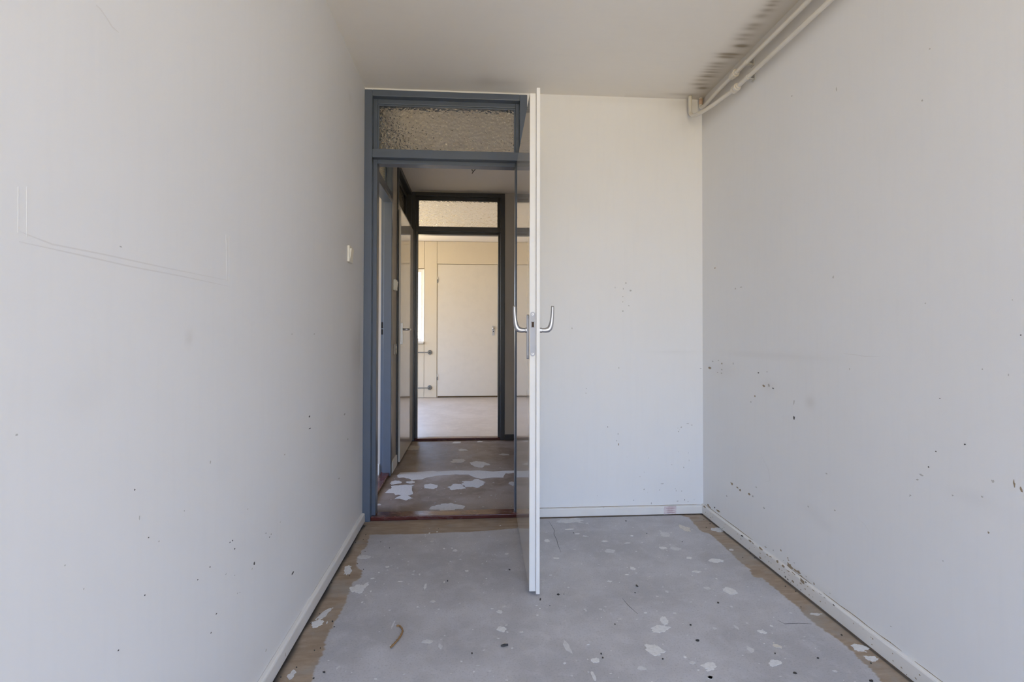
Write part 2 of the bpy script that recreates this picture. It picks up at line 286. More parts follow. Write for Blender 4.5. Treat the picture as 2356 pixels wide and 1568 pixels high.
def surface(name, mat, axis, h, back, u0, u1, v0, v1, step, fields):
    """slab with a finely divided visible face; fields = {attribute: function(U, V) -> array}"""
    nu, nv = max(2, int((u1 - u0) / step)), max(2, int((v1 - v0) / step))
    U, V = np.meshgrid(np.linspace(u0, u1, nu + 1), np.linspace(v0, v1, nv + 1), indexing='ij')
    U, V = U.ravel(), V.ravel()
    Hh = np.full_like(U, h)
    st = {'z': (U, V, Hh), 'x': (Hh, U, V), 'y': (U, Hh, V)}[axis]
    co = np.stack(st, 1)
    i, j = np.meshgrid(np.arange(nu), np.arange(nv), indexing='ij')
    a = (i * (nv + 1) + j).ravel()
    quads = np.stack([a, a + nv + 1, a + nv + 2, a + 1], 1)
    # visible side faces away from the slab
    nrm = np.cross(co[quads[0, 1]] - co[quads[0, 0]], co[quads[0, 3]] - co[quads[0, 0]])
    ax = 'xyz'.index(axis)
    if nrm[ax] * (h - back) < 0:
        quads = quads[:, ::-1]
    k = len(co)
    c = [(u0, v0), (u1, v0), (u1, v1), (u0, v1)]
    def pt(q, hh):
        return {'z': (q[0], q[1], hh), 'x': (hh, q[0], q[1]), 'y': (q[0], hh, q[1])}[axis]
    co = np.concatenate([co, np.array([pt(q, h) for q in c] + [pt(q, back) for q in c])])
    extra = [(k + 4, k + 5, k + 6, k + 7)] + [(k + q, k + (q + 1) % 4, k + 4 + (q + 1) % 4, k + 4 + q) for q in range(4)]
    me = bpy.data.meshes.new(name)
    me.from_pydata(co.tolist(), [], quads.tolist() + extra)
    me.materials.append(mat)
    for an, fn in fields.items():
        at = me.attributes.new(an, 'FLOAT', 'POINT')
        val = np.concatenate([fn(U, V), np.zeros(8)])
        at.data.foreach_set('value', val.astype(np.float32))
    o = bpy.data.objects.new(name, me)
    col.objects.link(o)
    return o

def blobs(lst):
    def fn(U, V):
        t = np.zeros_like(U)
        for cu, cv, ru, rv, k in lst:
            t += k * np.exp(-(((U - cu) / ru) ** 2 + ((V - cv) / rv) ** 2))
        return t
    return fn

# ---------------------------------------------------------------- materials
def wall_paint(name, base, grime, rough=0.55, strokes=(14, 14, 1.2), dirt_shade=(0.23, 0.17, 0.09)):
    g = G(name, base, rough)
    big = g.noise(1.7, 2.0)
    st = g.noise(3.0, 2.0, 0.6, stretch=strokes)
    c = g.mix(g.ramp(big, 0.35, 0.75, 0.0, 0.55), base, grime)
    c = g.mix(g.ramp(st, 0.45, 0.8, 0.0, 0.09), c, tuple(x * 0.86 for x in base))
    c = g.mix(g.n('Clamp', {'Value': g.attr('dirt_shade')}).outputs[0], c, dirt_shade)
    g.base(c)
    return g.m
M_WALL = wall_paint('off_white_wall_paint', (0.83, 0.83, 0.83), (0.80, 0.80, 0.80))
M_CEIL = wall_paint('ceiling_paint', (0.89, 0.85, 0.78), (0.86, 0.815, 0.74), 0.7, strokes=(2, 14, 1))
M_HALLWALL = wall_paint('hall_wall_paint', (0.44, 0.40, 0.345), (0.40, 0.36, 0.31))
M_HALLCEIL = wall_paint('hall_ceiling_paint', (0.86, 0.79, 0.69), (0.82, 0.75, 0.65), 0.7)
M_LIVING = wall_paint('cream_living_room_paint', (0.70, 0.625, 0.50), (0.68, 0.60, 0.475))
M_LIVCEIL = wall_paint('living_room_ceiling_paint', (0.84, 0.80, 0.76), (0.82, 0.78, 0.74), 0.7)

def paint(name, base, rough=0.35, wear=None, bump=0.08, spec=0.5):
    g = G(name, base, rough, spec=spec)
    n = g.noise(9, 4.0)
    c = g.mix(g.ramp(n, 0.4, 0.75, 0, 0.5), base, tuple(x * 0.93 for x in base))
    if wear:
        sp = g.noise(46, 3.0, 0.6, stretch=(1, 1, 0.6))
        c = g.mix(g.ramp(sp, 0.70, 0.78, 0, 0.6), c, wear)
    g.base(c)
    g.bump(g.noise(120, 2.0), bump, 0.001)
    return g.m
M_BLUEGREY = paint('blue_grey_gloss_paint', (0.105, 0.13, 0.175), 0.33, bump=0.15)
M_SHADEFRAME = paint('shaded_frame_paint', (0.046, 0.046, 0.050), 0.33, bump=0.1)  # blue-grey frame paint darkened to carry the dim hall's shade
M_SIDEROOM = paint('side_room_paint', (0.52, 0.475, 0.43), 0.5)
M_BASE = paint('white_baseboard_paint', (0.80, 0.785, 0.76), 0.5, wear=(0.42, 0.34, 0.25))
M_EDGE = paint('white_door_edge_paint', (0.80, 0.79, 0.77), 0.4)
M_LEAF = paint('glossy_cream_door_paint', (0.66, 0.615, 0.555), 0.07, bump=0.012, spec=0.75)
M_CREAMDOOR = paint('cream_door_paint', (0.70, 0.655, 0.585), 0.4)
M_PIPE = paint('cream_pipe_paint', (0.70, 0.66, 0.59), 0.4)
M_PLASTIC = paint('cream_switch_plastic', (0.86, 0.82, 0.71), 0.3)
M_WHITEFRAME = paint('white_window_frame_paint', (0.86, 0.85, 0.83), 0.35)
M_SEAM = G('dark_panel_gap', (0.16, 0.11, 0.06), 0.8).m
M_COPPER = G('rust_bleeding_paint', (0.56, 0.40, 0.30), 0.5).m

g = G('oxblood_threshold_varnish', (0.085, 0.028, 0.022), 0.3)
n1 = g.noise(6, 5.0, 0.65, stretch=(1, 4, 4))
g.base(g.mix(g.ramp(n1, 0.5, 0.7, 0, 0.30), (0.095, 0.022, 0.018), (0.15, 0.085, 0.08)))
g.rough(g.ramp(n1, 0.35, 0.7, 0.16, 0.32))
M_SILL = g.m

g = G('brushed_aluminium', (0.60, 0.60, 0.62), 0.36, 1.0)
g.bump(g.noise(300, 2, stretch=(1, 1, 0.1)), 0.05, 0.0005)
M_ALU = g.m
M_STEEL = paint('matt_steel_faceplate', (0.47, 0.48, 0.52), 0.45)
M_SCREW = G('screw_steel', (0.60, 0.60, 0.64), 0.4, 0.7).m
M_HOLE = G('dark_latch_hole', (0.055, 0.028, 0.012), 0.7).m
M_BLACK = G('black_void', (0.012, 0.012, 0.013), 0.8).m
M_GREYMETAL = paint('grey_zinc_fitting', (0.20, 0.20, 0.19), 0.5)
M_CLIP = paint('dusty_pipe_clip', (0.50, 0.48, 0.44), 0.6, wear=(0.10, 0.09, 0.08))

def patterned_glass(name, tint):
    m = bpy.data.materials.new(name)
    m.use_nodes = True
    t = m.node_tree
    t.nodes.clear()
    out = t.nodes.new('ShaderNodeOutputMaterial')
    p = t.nodes.new('ShaderNodeBsdfPrincipled')
    p.inputs['Base Color'].default_value = (*tint, 1)
    p.inputs['Roughness'].default_value = 0.06
    p.inputs['IOR'].default_value = 1.46
    p.inputs['Transmission Weight'].default_value = 1.0
    geo = t.nodes.new('ShaderNodeNewGeometry')
    vor = t.nodes.new('ShaderNodeTexVoronoi')
    vor.feature = 'SMOOTH_F1'
    vor.inputs['Scale'].default_value = 72
    noi = t.nodes.new('ShaderNodeTexNoise')
    noi.inputs['Scale'].default_value = 60
    add = t.nodes.new('ShaderNodeMath')
    bmp = t.nodes.new('ShaderNodeBump')
    bmp.inputs['Strength'].default_value = 1.0
    bmp.inputs['Distance'].default_value = 0.007
    t.links.new(geo.outputs['Position'], vor.inputs['Vector'])
    t.links.new(geo.outputs['Position'], noi.inputs['Vector'])
    t.links.new(vor.outputs['Distance'], add.inputs[0])
    t.links.new(noi.outputs['Fac'], add.inputs[1])
    t.links.new(add.outputs[0], bmp.inputs['Height'])
    t.links.new(bmp.outputs[0], p.inputs['Normal'])
    t.links.new(p.outputs[0], out.inputs[0])
    return m
M_HAMMER = patterned_glass('hammered_glass', (0.93, 0.91, 0.86))

def clear_glass():
    m = bpy.data.materials.new('clear_window_glass')
    m.use_nodes = True
    t = m.node_tree
    t.nodes.clear()
    out = t.nodes.new('ShaderNodeOutputMaterial')
    mx = t.nodes.new('ShaderNodeMixShader')
    tr = t.nodes.new('ShaderNodeBsdfTransparent')
    tr.inputs[0].default_value = (0.95, 0.97, 0.96, 1)
    gl = t.nodes.new('ShaderNodeBsdfGlossy')
    gl.inputs['Roughness'].default_value = 0.02
    mx.inputs[0].default_value = 0.06
    t.links.new(tr.outputs[0], mx.inputs[1])
    t.links.new(gl.outputs[0], mx.inputs[2])
    t.links.new(mx.outputs[0], out.inputs[0])
    return m
M_PANE = clear_glass()

def floor_material(name, grey_a, grey_b, brown_a, brown_b, use_edge, rough=0.62):
    g = G(name, grey_a, rough)
    lo = g.noise(2.3, 5.0, 0.6)
    mid = g.noise(11, 5.0, 0.65, dist=0.4)
    fine = g.noise(140, 3.0, 0.7)
    c = g.mix(g.ramp(lo, 0.38, 0.64), grey_a, grey_b)
    c = g.mix(g.ramp(mid, 0.45, 0.72, 0, 0.42), c, tuple(x * 1.18 for x in grey_b))
    c = g.mix(g.ramp(fine, 0.50, 0.70, 0, 0.38), c, tuple(x * 0.55 for x in grey_a))
    c = g.mix(g.ramp(g.noise(70, 4, 0.7), 0.62, 0.74, 0, 0.35), c, (0.66, 0.66, 0.67))
    # scattered pale paint specks
    vo = g.n('TexVoronoi', {'Vector': g.coord(), 'Scale': 21.0, 'Randomness': 1.0})
    spk = g.math('LESS_THAN', g.math('ADD', vo.outputs['Distance'], g.math('MULTIPLY', g.noise(90, 2), 0.10)), 0.115)
    sel = g.math('GREATER_THAN', g.n('SeparateColor', {0: vo.outputs['Color']}).outputs[0], 0.62)
    c = g.mix(g.math('MULTIPLY', g.math('MULTIPLY', spk, sel), 0.75), c, (0.70, 0.70, 0.71))
    if use_edge:
        br = g.noise(7, 5.0, 0.65, stretch=(1.2, 5, 1))
        b = g.mix(g.ramp(br, 0.35, 0.7), brown_a, brown_b)
        b = g.mix(g.ramp(g.noise(5, 4, 0.6), 0.48, 0.68, 0, 0.75), b, (0.33, 0.305, 0.275))
        b = g.mix(g.ramp(g.noise(180, 3, 0.7), 0.55, 0.75, 0, 0.35), b, tuple(x * 0.45 for x in brown_a))
        sd = g.math('ADD', g.attr('edge'), g.math('MULTIPLY', g.math('SUBTRACT', g.noise(34, 4, 0.6, stretch=(0.5, 1.6, 1)), 0.5), 0.035))
        c = g.mix(g.ramp(sd, -0.005, 0.005), b, c)
        # black line against the skirting
        c = g.mix(g.n('Clamp', {'Value': g.attr('dirt_shade')}).outputs[0], c, (0.03, 0.028, 0.028))
    g.base(c)
    g.bump(g.math('ADD', g.math('MULTIPLY', fine, 0.5), mid), 0.25, 0.002)
    return g.m
M_FLOOR = floor_material('grey_concrete_floor', (0.42, 0.415, 0.435), (0.52, 0.515, 0.54), (0.30, 0.225, 0.16), (0.40, 0.315, 0.235), True)
M_HALLFLOOR = floor_material('brown_stained_hall_concrete', (0.135, 0.09, 0.066), (0.25, 0.20, 0.175), (0, 0, 0), (0, 0, 0), False, 0.5)
M_LIVFLOOR = floor_material('pale_living_room_floor', (0.50, 0.44, 0.39), (0.56, 0.50, 0.45), (0, 0, 0), (0, 0, 0), False, 0.42)

def filler(name, base, rough=0.7):
    g = G(name, base, rough)
    n = g.noise(80, 4, 0.65)
    g.base(g.mix(g.ramp(n, 0.4, 0.7, 0, 0.6), base, tuple(x * 0.78 for x in base)))
    g.bump(n, 0.2, 0.001)
    return g.m
M_FILL = [filler('white_filler', (0.74, 0.74, 0.745)), filler('thin_grey_filler', (0.63, 0.63, 0.64)), filler('cream_filler', (0.68, 0.645, 0.59))]
M_HFILL = [filler('pale_hall_filler', (0.56, 0.535, 0.52)), filler('thin_hall_filler', (0.40, 0.375, 0.36)), filler('beige_hall_filler', (0.42, 0.375, 0.335))]
M_SPOT = [G('dark_spot', (0.07, 0.065, 0.065), 0.7).m, G('grey_scuff', (0.52, 0.505, 0.485), 0.7).m, G('brown_mould', (0.33, 0.26, 0.18), 0.8).m]
M_FAINT = G('faint_pencil_grey', (0.745, 0.735, 0.725), 0.7).m
M_CRACK = G('hairline_crack', (0.13, 0.13, 0.14), 0.9).m
M_ROPE = filler('tan_string', (0.30, 0.175, 0.075))
M_DEBRIS = G('dark_debris', (0.045, 0.043, 0.042), 0.7).m
M_PAPER = filler('sticker_paper', (0.74, 0.66, 0.66), 0.6)
M_PRINT = G('faded_pink_print', (0.52, 0.36, 0.38), 0.6).m
M_WIRE = G('dark_wire_insulation', (0.05, 0.04, 0.035), 0.5).m

# ---------------------------------------------------------------- room shell
def seg_dist(U, V, pts):
    d = np.full_like(U, 1e9)
    for a, b in zip(pts[:-1], pts[1:]):
        ax, ay, bx, by = a[0], a[1], b[0], b[1]
        L2 = (bx - ax) ** 2 + (by - ay) ** 2 + 1e-12
        t = np.clip(((U - ax) * (bx - ax) + (V - ay) * (by - ay)) / L2, 0, 1)
        d = np.minimum(d, np.hypot(U - ax - t * (bx - ax), V - ay - t * (by - ay)))
    return d
EL = EDGE_L + [[-0.49, 1.2], [-0.50, 0.5], [-0.50, YF + 0.2]]
ER = EDGE_R + [[1.28, 1.2], [1.29, 0.5], [1.29, YF + 0.2]]
ETOP = [[0.242, 2.90], [0.30, 3.03], [1.22, 3.045]]
GREY_OUTLINE = EL[::-1] + EDGE_T[1:] + ETOP[1:] + ER
def edge_field(U, V):
    """signed distance to the outline of the bare grey concrete (positive inside)"""
    P = GREY_OUTLINE
    ins = np.zeros(U.shape, bool)
    for a, b in zip(P, P[1:] + P[:1]):
        c = (a[1] > V) != (b[1] > V)
        x = a[0] + (V - a[1]) / (b[1] - a[1] + 1e-12) * (b[0] - a[0])
        ins ^= c & (U < x)
    d = seg_dist(U, V, P + P[:1])
    return np.where(ins, d, -d)
def skirt_line(U, V):
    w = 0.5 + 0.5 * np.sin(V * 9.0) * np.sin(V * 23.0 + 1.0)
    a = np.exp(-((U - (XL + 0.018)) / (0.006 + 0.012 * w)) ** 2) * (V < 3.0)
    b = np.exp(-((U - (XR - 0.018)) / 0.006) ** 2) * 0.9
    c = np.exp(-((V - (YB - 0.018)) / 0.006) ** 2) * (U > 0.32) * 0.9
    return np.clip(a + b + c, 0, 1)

o = surface('floor', M_FLOOR, 'z', 0.0, -0.12, XL - 0.1, XR + 0.1, YF - 0.1, YB, 0.009, {'edge': edge_field, 'dirt_shade': skirt_line})
FLOOR = struct(o, 'bare grey concrete floor with brown glue borders and white filler spots', 'floor')
o = MB().box(-0.734, 1.30, YB, YH + WT, -0.12, 0.0).build('floor_hall', M_HALLFLOOR)
HFLOOR = struct(o, 'brown stained hall floor with pale filler patches beyond the door', 'floor')
o = MB().box(-3.3, 1.7, YH + WT, YE + 0.2, -0.12, 0.0).build('floor_living_room', M_LIVFLOOR)
struct(o, 'pale beige floor of the bright room behind the second doorway', 'floor')
o = MB().box(-2.9, -0.734, 1.6, 4.12, -0.12, 0.0).build('floor_side_room', M_LIVFLOOR)
struct(o, 'floor of the side room left of the hall', 'floor')

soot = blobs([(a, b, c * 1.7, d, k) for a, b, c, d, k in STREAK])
def ceil_tone(U, V):  # soot streaks and band by the pipes, darker towards the back wall
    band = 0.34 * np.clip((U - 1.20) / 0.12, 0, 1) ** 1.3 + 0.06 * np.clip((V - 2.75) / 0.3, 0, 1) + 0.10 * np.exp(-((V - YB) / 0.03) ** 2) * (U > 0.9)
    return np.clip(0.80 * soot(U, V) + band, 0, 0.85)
o = surface('ceiling', M_CEIL, 'z', ZC, ZC + 0.1, XL - 0.1, XR + 0.1, YF - 0.1, YB, 0.009, {'dirt_shade': ceil_tone})
CEIL = struct(o, 'cream ceiling with brown soot streaks above the heating pipes', 'ceiling')
o = MB().box(-0.734, 1.30, YB, YH, ZC, ZC + 0.1).build('ceiling_hall', M_HALLCEIL)
struct(o, 'dim beige hall ceiling above the second doorway', 'ceiling')
o = MB().box(-3.3, 1.7, YH + WT, YE + 0.2, ZE, ZE + 0.1).build('ceiling_living_room', M_LIVCEIL)
struct(o, 'white ceiling of the bright room at the far end', 'ceiling')
o = MB().box(-2.9, -0.734, 1.6, 4.12, ZC, ZC + 0.1).build('ceiling_side_room', M_LIVCEIL)
struct(o, 'ceiling of the side room left of the hall', 'ceiling')

left_smudge = blobs([(1.213, 1.071, 0.014, 0.016, 0.13), (2.86, 0.98, 0.10, 0.13, 0.14), (2.96, 1.02, 0.05, 0.16, 0.16), (2.90, 0.70, 0.10, 0.22, 0.07), (2.66, 1.48, 0.16, 0.14, 0.05),
                     (1.38, 0.74, 0.05, 0.03, 0.03), (0.90, 0.98, 0.05, 0.03, 0.03), (2.35, 0.70, 0.10, 0.06, 0.04), (1.75, 0.45, 0.2, 0.1, 0.03), (2.7, 2.28, 0.04, 0.03, 0.08)])
o = surface('wall_left', M_WALL, 'x', XL, XL - 0.1, YF, 3.15, 0.0, ZC, 0.014, {'dirt_shade': left_smudge})
WL = struct(o, 'off-white painted left wall with light switch and faint scuffs', 'wall')
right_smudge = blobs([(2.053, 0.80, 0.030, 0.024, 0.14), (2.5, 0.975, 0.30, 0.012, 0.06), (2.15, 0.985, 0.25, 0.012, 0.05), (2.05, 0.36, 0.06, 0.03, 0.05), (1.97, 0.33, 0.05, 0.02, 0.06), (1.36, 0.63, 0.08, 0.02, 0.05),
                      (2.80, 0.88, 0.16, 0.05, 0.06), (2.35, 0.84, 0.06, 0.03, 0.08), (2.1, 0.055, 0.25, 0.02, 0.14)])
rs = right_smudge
def right_dirt_shade(U, V):
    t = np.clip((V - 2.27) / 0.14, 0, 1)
    return np.clip(rs(U, V) + 0.34 * t * t * (3 - 2 * t), 0, 0.6)  # top of wall: mostly shade behind the pipes painted in, some dirt
o = surface('wall_right', M_WALL, 'x', XR, XR + 0.1, YF, 3.15, 0.0, ZC, 0.014, {'dirt_shade': right_dirt_shade})
WR = struct(o, 'off-white painted right wall with mould specks near the skirting', 'wall')
back_tone = blobs([(1.20, 0.965, 0.16, 0.008, 0.06), (1.29, 2.47, 0.12, 0.05, 0.22), (1.28, 2.36, 0.05, 0.05, 0.10), (0.9, 2.48, 0.4, 0.02, 0.05)])  # line mark at mid height, darker behind pipe drop and along the top
o = surface('wall_back', M_WALL, 'y', YB, YB + WT, 0.31, XR, 0.0, ZC, 0.014, {'dirt_shade': back_tone})
WB = struct(o, 'off-white painted back wall right of the open door', 'wall')
o = MB().box(XL, 0.31, YB - 0.002, YB + WT, 2.488, ZC).build('trim_5', M_WALL)
struct(o, 'thin caulked strip between the near door frame and the ceiling', 'trim')

# window wall behind the camera
W1 = (-0.50, 1.30, 0.06, 2.42)
m = MB().box(XL - 0.1, W1[0], YF - 0.1, YF, 0, ZC).box(W1[1], XR + 0.1, YF - 0.1, YF, 0, ZC).box(W1[0], W1[1], YF - 0.1, YF, 0, W1[2]).box(W1[0], W1[1], YF - 0.1, YF, W1[3], ZC)
struct(m.build('wall_front', M_WALL), 'white window wall behind the viewer', 'wall')
def window(name, label, x0, x1, z0, z1, y, fw=0.05, mid=None, axis='y', depth=0.05):
    root = empty(name, ((x0 + x1) / 2, y, z0) if axis == 'y' else (y, (x0 + x1) / 2, z0))
    struct(root, label, 'window')
    def bx(a0, a1, b0, b1, c0, c1):
        return MB().box(a0, a1, b0, b1, c0, c1) if axis == 'y' else MB().box(b0, b1, a0, a1, c0, c1)
    bx(x0, x0 + fw, y - depth / 2, y + depth / 2, z0, z1).build('stile', M_WHITEFRAME, root, bevel=0.003)
    bx(x1 - fw, x1, y - depth / 2, y + depth / 2, z0, z1).build('stile', M_WHITEFRAME, root, bevel=0.003)
    bx(x0 + fw, x1 - fw, y - depth / 2, y + depth / 2, z1 - fw, z1).build('top_rail', M_WHITEFRAME, root, bevel=0.003)
    bx(x0 + fw, x1 - fw, y - depth / 2, y + depth / 2, z0, z0 + fw).build('bottom_rail', M_WHITEFRAME, root, bevel=0.003)
    xs = [x0 + fw, x1 - fw]
    if mid:
        bx(mid - fw / 2, mid + fw / 2, y - depth / 2, y + depth / 2, z0 + fw, z1 - fw).build('mullion', M_WHITEFRAME, root, bevel=0.003)
        xs = [x0 + fw, mid - fw / 2, mid + fw / 2, x1 - fw]
    for a, b in zip(xs[::2], xs[1::2]):
        bx(a, b, y - 0.003, y + 0.003, z0 + fw, z1 - fw).build('pane', M_PANE, root)
    return root
window('window_1', 'white framed window behind the viewer', W1[0], W1[1], W1[2], W1[3], YF - 0.05, 0.05, 0.4)

# hall shell
YS1, YS2 = 3.17, 4.076        # side doorway frame
YD1, YD2 = 4.33, 5.27         # closed door frame
m = MB().box(-0.734, XL, YS2, YD1, 0, ZC).box(-0.734, XL, 3.15, YS1, 0, ZC).box(-0.734, XL, YS1, YS2, 2.488, ZC).box(-0.734, XL, YD1, YD2, 2.488, ZC).box(-0.734, XL, YD2, YH + WT, 0, ZC)
struct(m.build('wall_hall_left', M_HALLWALL), 'narrow taupe hall wall between the two left doorways', 'wall')
m = MB().box(0.31, 1.30, YH, YH + WT, 0, ZC).box(XL, 0.31, YH, YH + WT, 2.488, ZC)
struct(m.build('wall_hall_end', M_HALLWALL), 'dim taupe hall wall right of the far door frame', 'wall')
o = MB().box(1.30, 1.39, YB + WT, YH, 0, ZC).build('wall_hall_right', M_HALLWALL)
struct(o, 'right wall of the hall hidden behind the open door', 'wall')
o = MB().box(-0.84, -0.734, 4.26, 5.36, 0, ZC).build('wall_closet', M_HALLWALL)
struct(o, 'wall closing the space behind the closed hall door', 'wall')

# side room seen through the first doorway on the left
m = MB().box(-2.9, -0.706, 4.036, 4.12, 0, ZC)
struct(m.build('wall_side_room_far', M_SIDEROOM), 'pale side room wall seen through the narrow left doorway', 'wall')
m = MB().box(-2.9, -0.734, 1.5, 1.6, 0, ZC)
struct(m.build('wall_side_room_near', M_LIVING), 'near wall of the side room', 'wall')
m = MB().box(-2.9, -2.8, 1.5, 2.0, 0, ZC).box(-2.9, -2.8, 3.9, 4.12, 0, ZC).box(-2.9, -2.8, 2.0, 3.9, 0, 0.6).box(-2.9, -2.8, 2.0, 3.9, 2.3, ZC)
struct(m.build('wall_side_room_window', M_LIVING), 'window wall of the side room', 'wall')
window('window_3', 'white framed window of the side room', 2.0, 3.9, 0.6, 2.3, -2.85, axis='x')
o = MB().box(-2.8, -0.712, 4.021, 4.036, 0.0, 0.085).build('baseboard_side_room', M_EDGE, bevel=0.003)
struct(o, 'white baseboard in the side room seen past the left door jamb', 'baseboard')

# living room shell
m = MB().box(-3.3, -0.734, YH, YH + WT, 0, ZE)
struct(m.build('wall_living_room_near', M_LIVING), 'near wall of the bright far room', 'wall')
struct(MB().box(1.30, 1.7, YH, YH + WT, 0, ZE).box(-0.734, 1.30, YH, YH + WT, ZC, ZE + 0.05).build('wall_living_room_header', M_LIVING), 'cream wall above the second doorway in the far room', 'wall')
struct(MB().box(-3.4, -3.3, YH, 5.7, 0, ZE).box(-3.4, -3.3, 8.3, YE + 0.2, 0, ZE).box(-3.4, -3.3, 5.7, 8.3, 0, 0.3).box(-3.4, -3.3, 5.7, 8.3, 2.4, ZE).build('wall_living_room_left', M_LIVING), 'left wall of the bright far room', 'wall')
struct(MB().box(1.6, 1.7, YH + WT, YE + 0.2, 0, ZE).build('wall_living_room_right', M_LIVING), 'right wall of the bright far room', 'wall')
WX0, WX1, WZ0, WZ1 = -2.92, -0.80, 0.925, 2.13
m = MB().box(-3.3, WX0, YE + 0.026, YE + 0.16, 0, ZE).box(WX1, 1.6, YE + 0.026, YE + 0.16, 0, ZE).box(WX0, WX1, YE + 0.026, YE + 0.16, 0, WZ0).box(WX0, WX1, YE + 0.026, YE + 0.16, WZ1, ZE)
WE = struct(m.build('wall_far', M_SEAM), 'cream panelled wall at the far end with a closed door', 'wall')
for (a, b, c, d) in ((-3.3, -0.824, 0.004, 0.885), (-0.820, -0.615, 0.004, 2.588), (-3.3, -0.824, 2.14, 2.588), (-0.611, 1.6, 2.216, 2.588), (0.432, 1.6, 0.004, 2.212), (-3.3, WX0 - 0.002, 0.889, 2.136)):
    MB().box(a, b, YE, YE + 0.03, c, d).build('panel', M_LIVING, WE, bevel=0.002)
MB().box(0.398, 0.429, YE + 0.004, YE + 0.03, 0.004, 2.212).build('jamb', M_LIVING, WE, bevel=0.002)
MB().box(-0.611, -0.600, YE + 0.006, YE + 0.03, 0.004, 2.212).build('jamb', M_LIVING, WE, bevel=0.002)
root = window('window_2', 'white framed window with a bright view beside the far door', WX0, WX1 - 0.03, WZ0, WZ1, YE + 0.06, 0.052, -1.9)
MB().box(WX0, -0.826, YE - 0.045, YE + 0.05, 0.893, 0.928).build('sill', M_CREAMDOOR, root, bevel=0.004)
MB().box(WX1 - 0.03, -0.822, YE - 0.006, YE + 0.09, WZ0 + 0.006, WZ1).build('casing', M_WHITEFRAME, root, bevel=0.003)

window('window_4_added', 'unseen window added in the left wall to brighten the far room', 5.7, 8.3, 0.3, 2.4, -3.35, 0.06, 7.0, axis='x')  # not in view, added to bring more daylight into far room and hall

# ---------------------------------------------------------------- baseboards
def skirting(name, label, axis, wall, side, a, b, hgt, thk, gap=0.004):
    """profile with a rounded top edge, length a..b along the wall"""
    s_ = side
    prof = [(wall, gap), (wall + s_ * thk, gap), (wall + s_ * thk, hgt - 0.006), (wall + s_ * (thk - 0.002), hgt - 0.002), (wall + s_ * (thk - 0.006), hgt), (wall, hgt + 0.001)]
    m = MB()
    n = 26
    for i in range(n):
        t0, t1 = a + (b - a) * i / n, a + (b - a) * (i + 1) / n
        if axis == 'y':
            m.prism(prof, t0, t1, 'y')
        else:
            m.prism([(p_[0], p_[1]) for p_ in prof], t0, t1, 'x')
    return struct(m.build(name, M_BASE), label, 'baseboard')
BL = skirting('baseboard_left', 'white painted baseboard along the left wall with a dark gap below', 'y', XL, 1, YF, 3.045, 0.052, 0.016)
BR = skirting('baseboard_right', 'mould speckled baseboard along the right wall', 'y', XR, -1, YF, YB, 0.058, 0.013)
BB = skirting('baseboard_back', 'white baseboard under the back wall with a pink sticker', 'x', YB, -1, 0.31, XR - 0.013, 0.051, 0.013)
struct(MB().box(XL, XL + 0.012, YS2 + 0.004, YD1 - 0.004, 0.0, 0.085).build('baseboard_hall_left', M_BASE, bevel=0.002), 'short worn baseboard between the two left hall doorways', 'baseboard')
struct(MB().box(0.312, 1.30, YH - 0.014, YH, 0.0, 0.055).build('baseboard_hall_end', M_SHADEFRAME, bevel=0.002), 'shade-darkened blue-grey baseboard right of the far door frame', 'baseboard')
struct(MB().box(0.432, 1.6, YE - 0.012, YE, 0.0, 0.05).build('baseboard_far', M_LIVING, bevel=0.002), 'cream baseboard on the far wall right of the door', 'baseboard')

# ---------------------------------------------------------------- door frames with transom lights
def door_frame(name, label, loc, rz, W, flip=False, sill=True, depth=0.09, H=2.488, paint_=None):
    root = empty(name, loc, rz)
    struct(root, label, 'door frame')
    M_F = paint_ or M_BLUEGREY
    pr = 0.012 if not flip else 0.009
    s0, s1 = (-pr, depth - 0.014) if flip else (0.032, depth + pr)
    j, k = 0.044, 0.066
    for q in (0, 1):
        f = (lambda x: x) if q == 0 else (lambda x: W - x)
        m = MB().box(min(f(0), f(j)), max(f(0), f(j)), -pr, depth + pr, 0.0, H)
        m.box(min(f(j - 0.002), f(k)), max(f(j - 0.002), f(k)), s0, s1, 0.0, H - 0.03)
        m.build('jamb', M_F, root, local=True, bevel=0.003)
    MB().box(j, W - j, -pr, depth + pr, H - 0.037, H).box(k, W - k, s0, s1, H - 0.064, H - 0.035).build('head', M_F, root, local=True, bevel=0.003)
    MB().box(j, W - j, -pr, depth + pr, 2.095, 2.144).box(k, W - k, s0, s1, 2.072, 2.097).build('transom_rail', M_F, root, local=True, bevel=0.003)
    z0, z1 = 2.144, H - 0.064
    y0, y1 = 0.046, 0.056
    for (a, b, c, d) in ((k, W - k, z0, z0 + 0.009), (k, W - k, z1 - 0.009, z1), (k, k + 0.009, z0 + 0.009, z1 - 0.009), (W - k - 0.009, W - k, z0 + 0.009, z1 - 0.009)):
        MB().box(a, b, 0.036, y0, c, d).build('glazing_bead', M_F, root, local=True, bevel=0.002)
    p = MB().box(k - 0.004, W - k + 0.004, y0 + 0.001, y0 + 0.006, z0 - 0.003, z1 + 0.003).build('pane', M_HAMMER, root, local=True)
    p['label'] = 'hammered obscure glass pane'
    if sill:
        t = MB().box(j, W - j, 0.0, depth, 0.0, 0.023).build('threshold', M_SILL, root, local=True, bevel=0.004)
        t['label'] = 'dark oxblood wooden threshold'
    return root
FR1 = door_frame('trim_1', 'blue-grey painted frame of the near doorway with hammered glass transom', (XL, YB, 0), 0, 0.944)
FR2 = door_frame('trim_2', 'blue-grey frame of the narrow side doorway left in the hall', (XL, YS1, 0), math.pi / 2, YS2 - YS1, flip=True, depth=0.066)
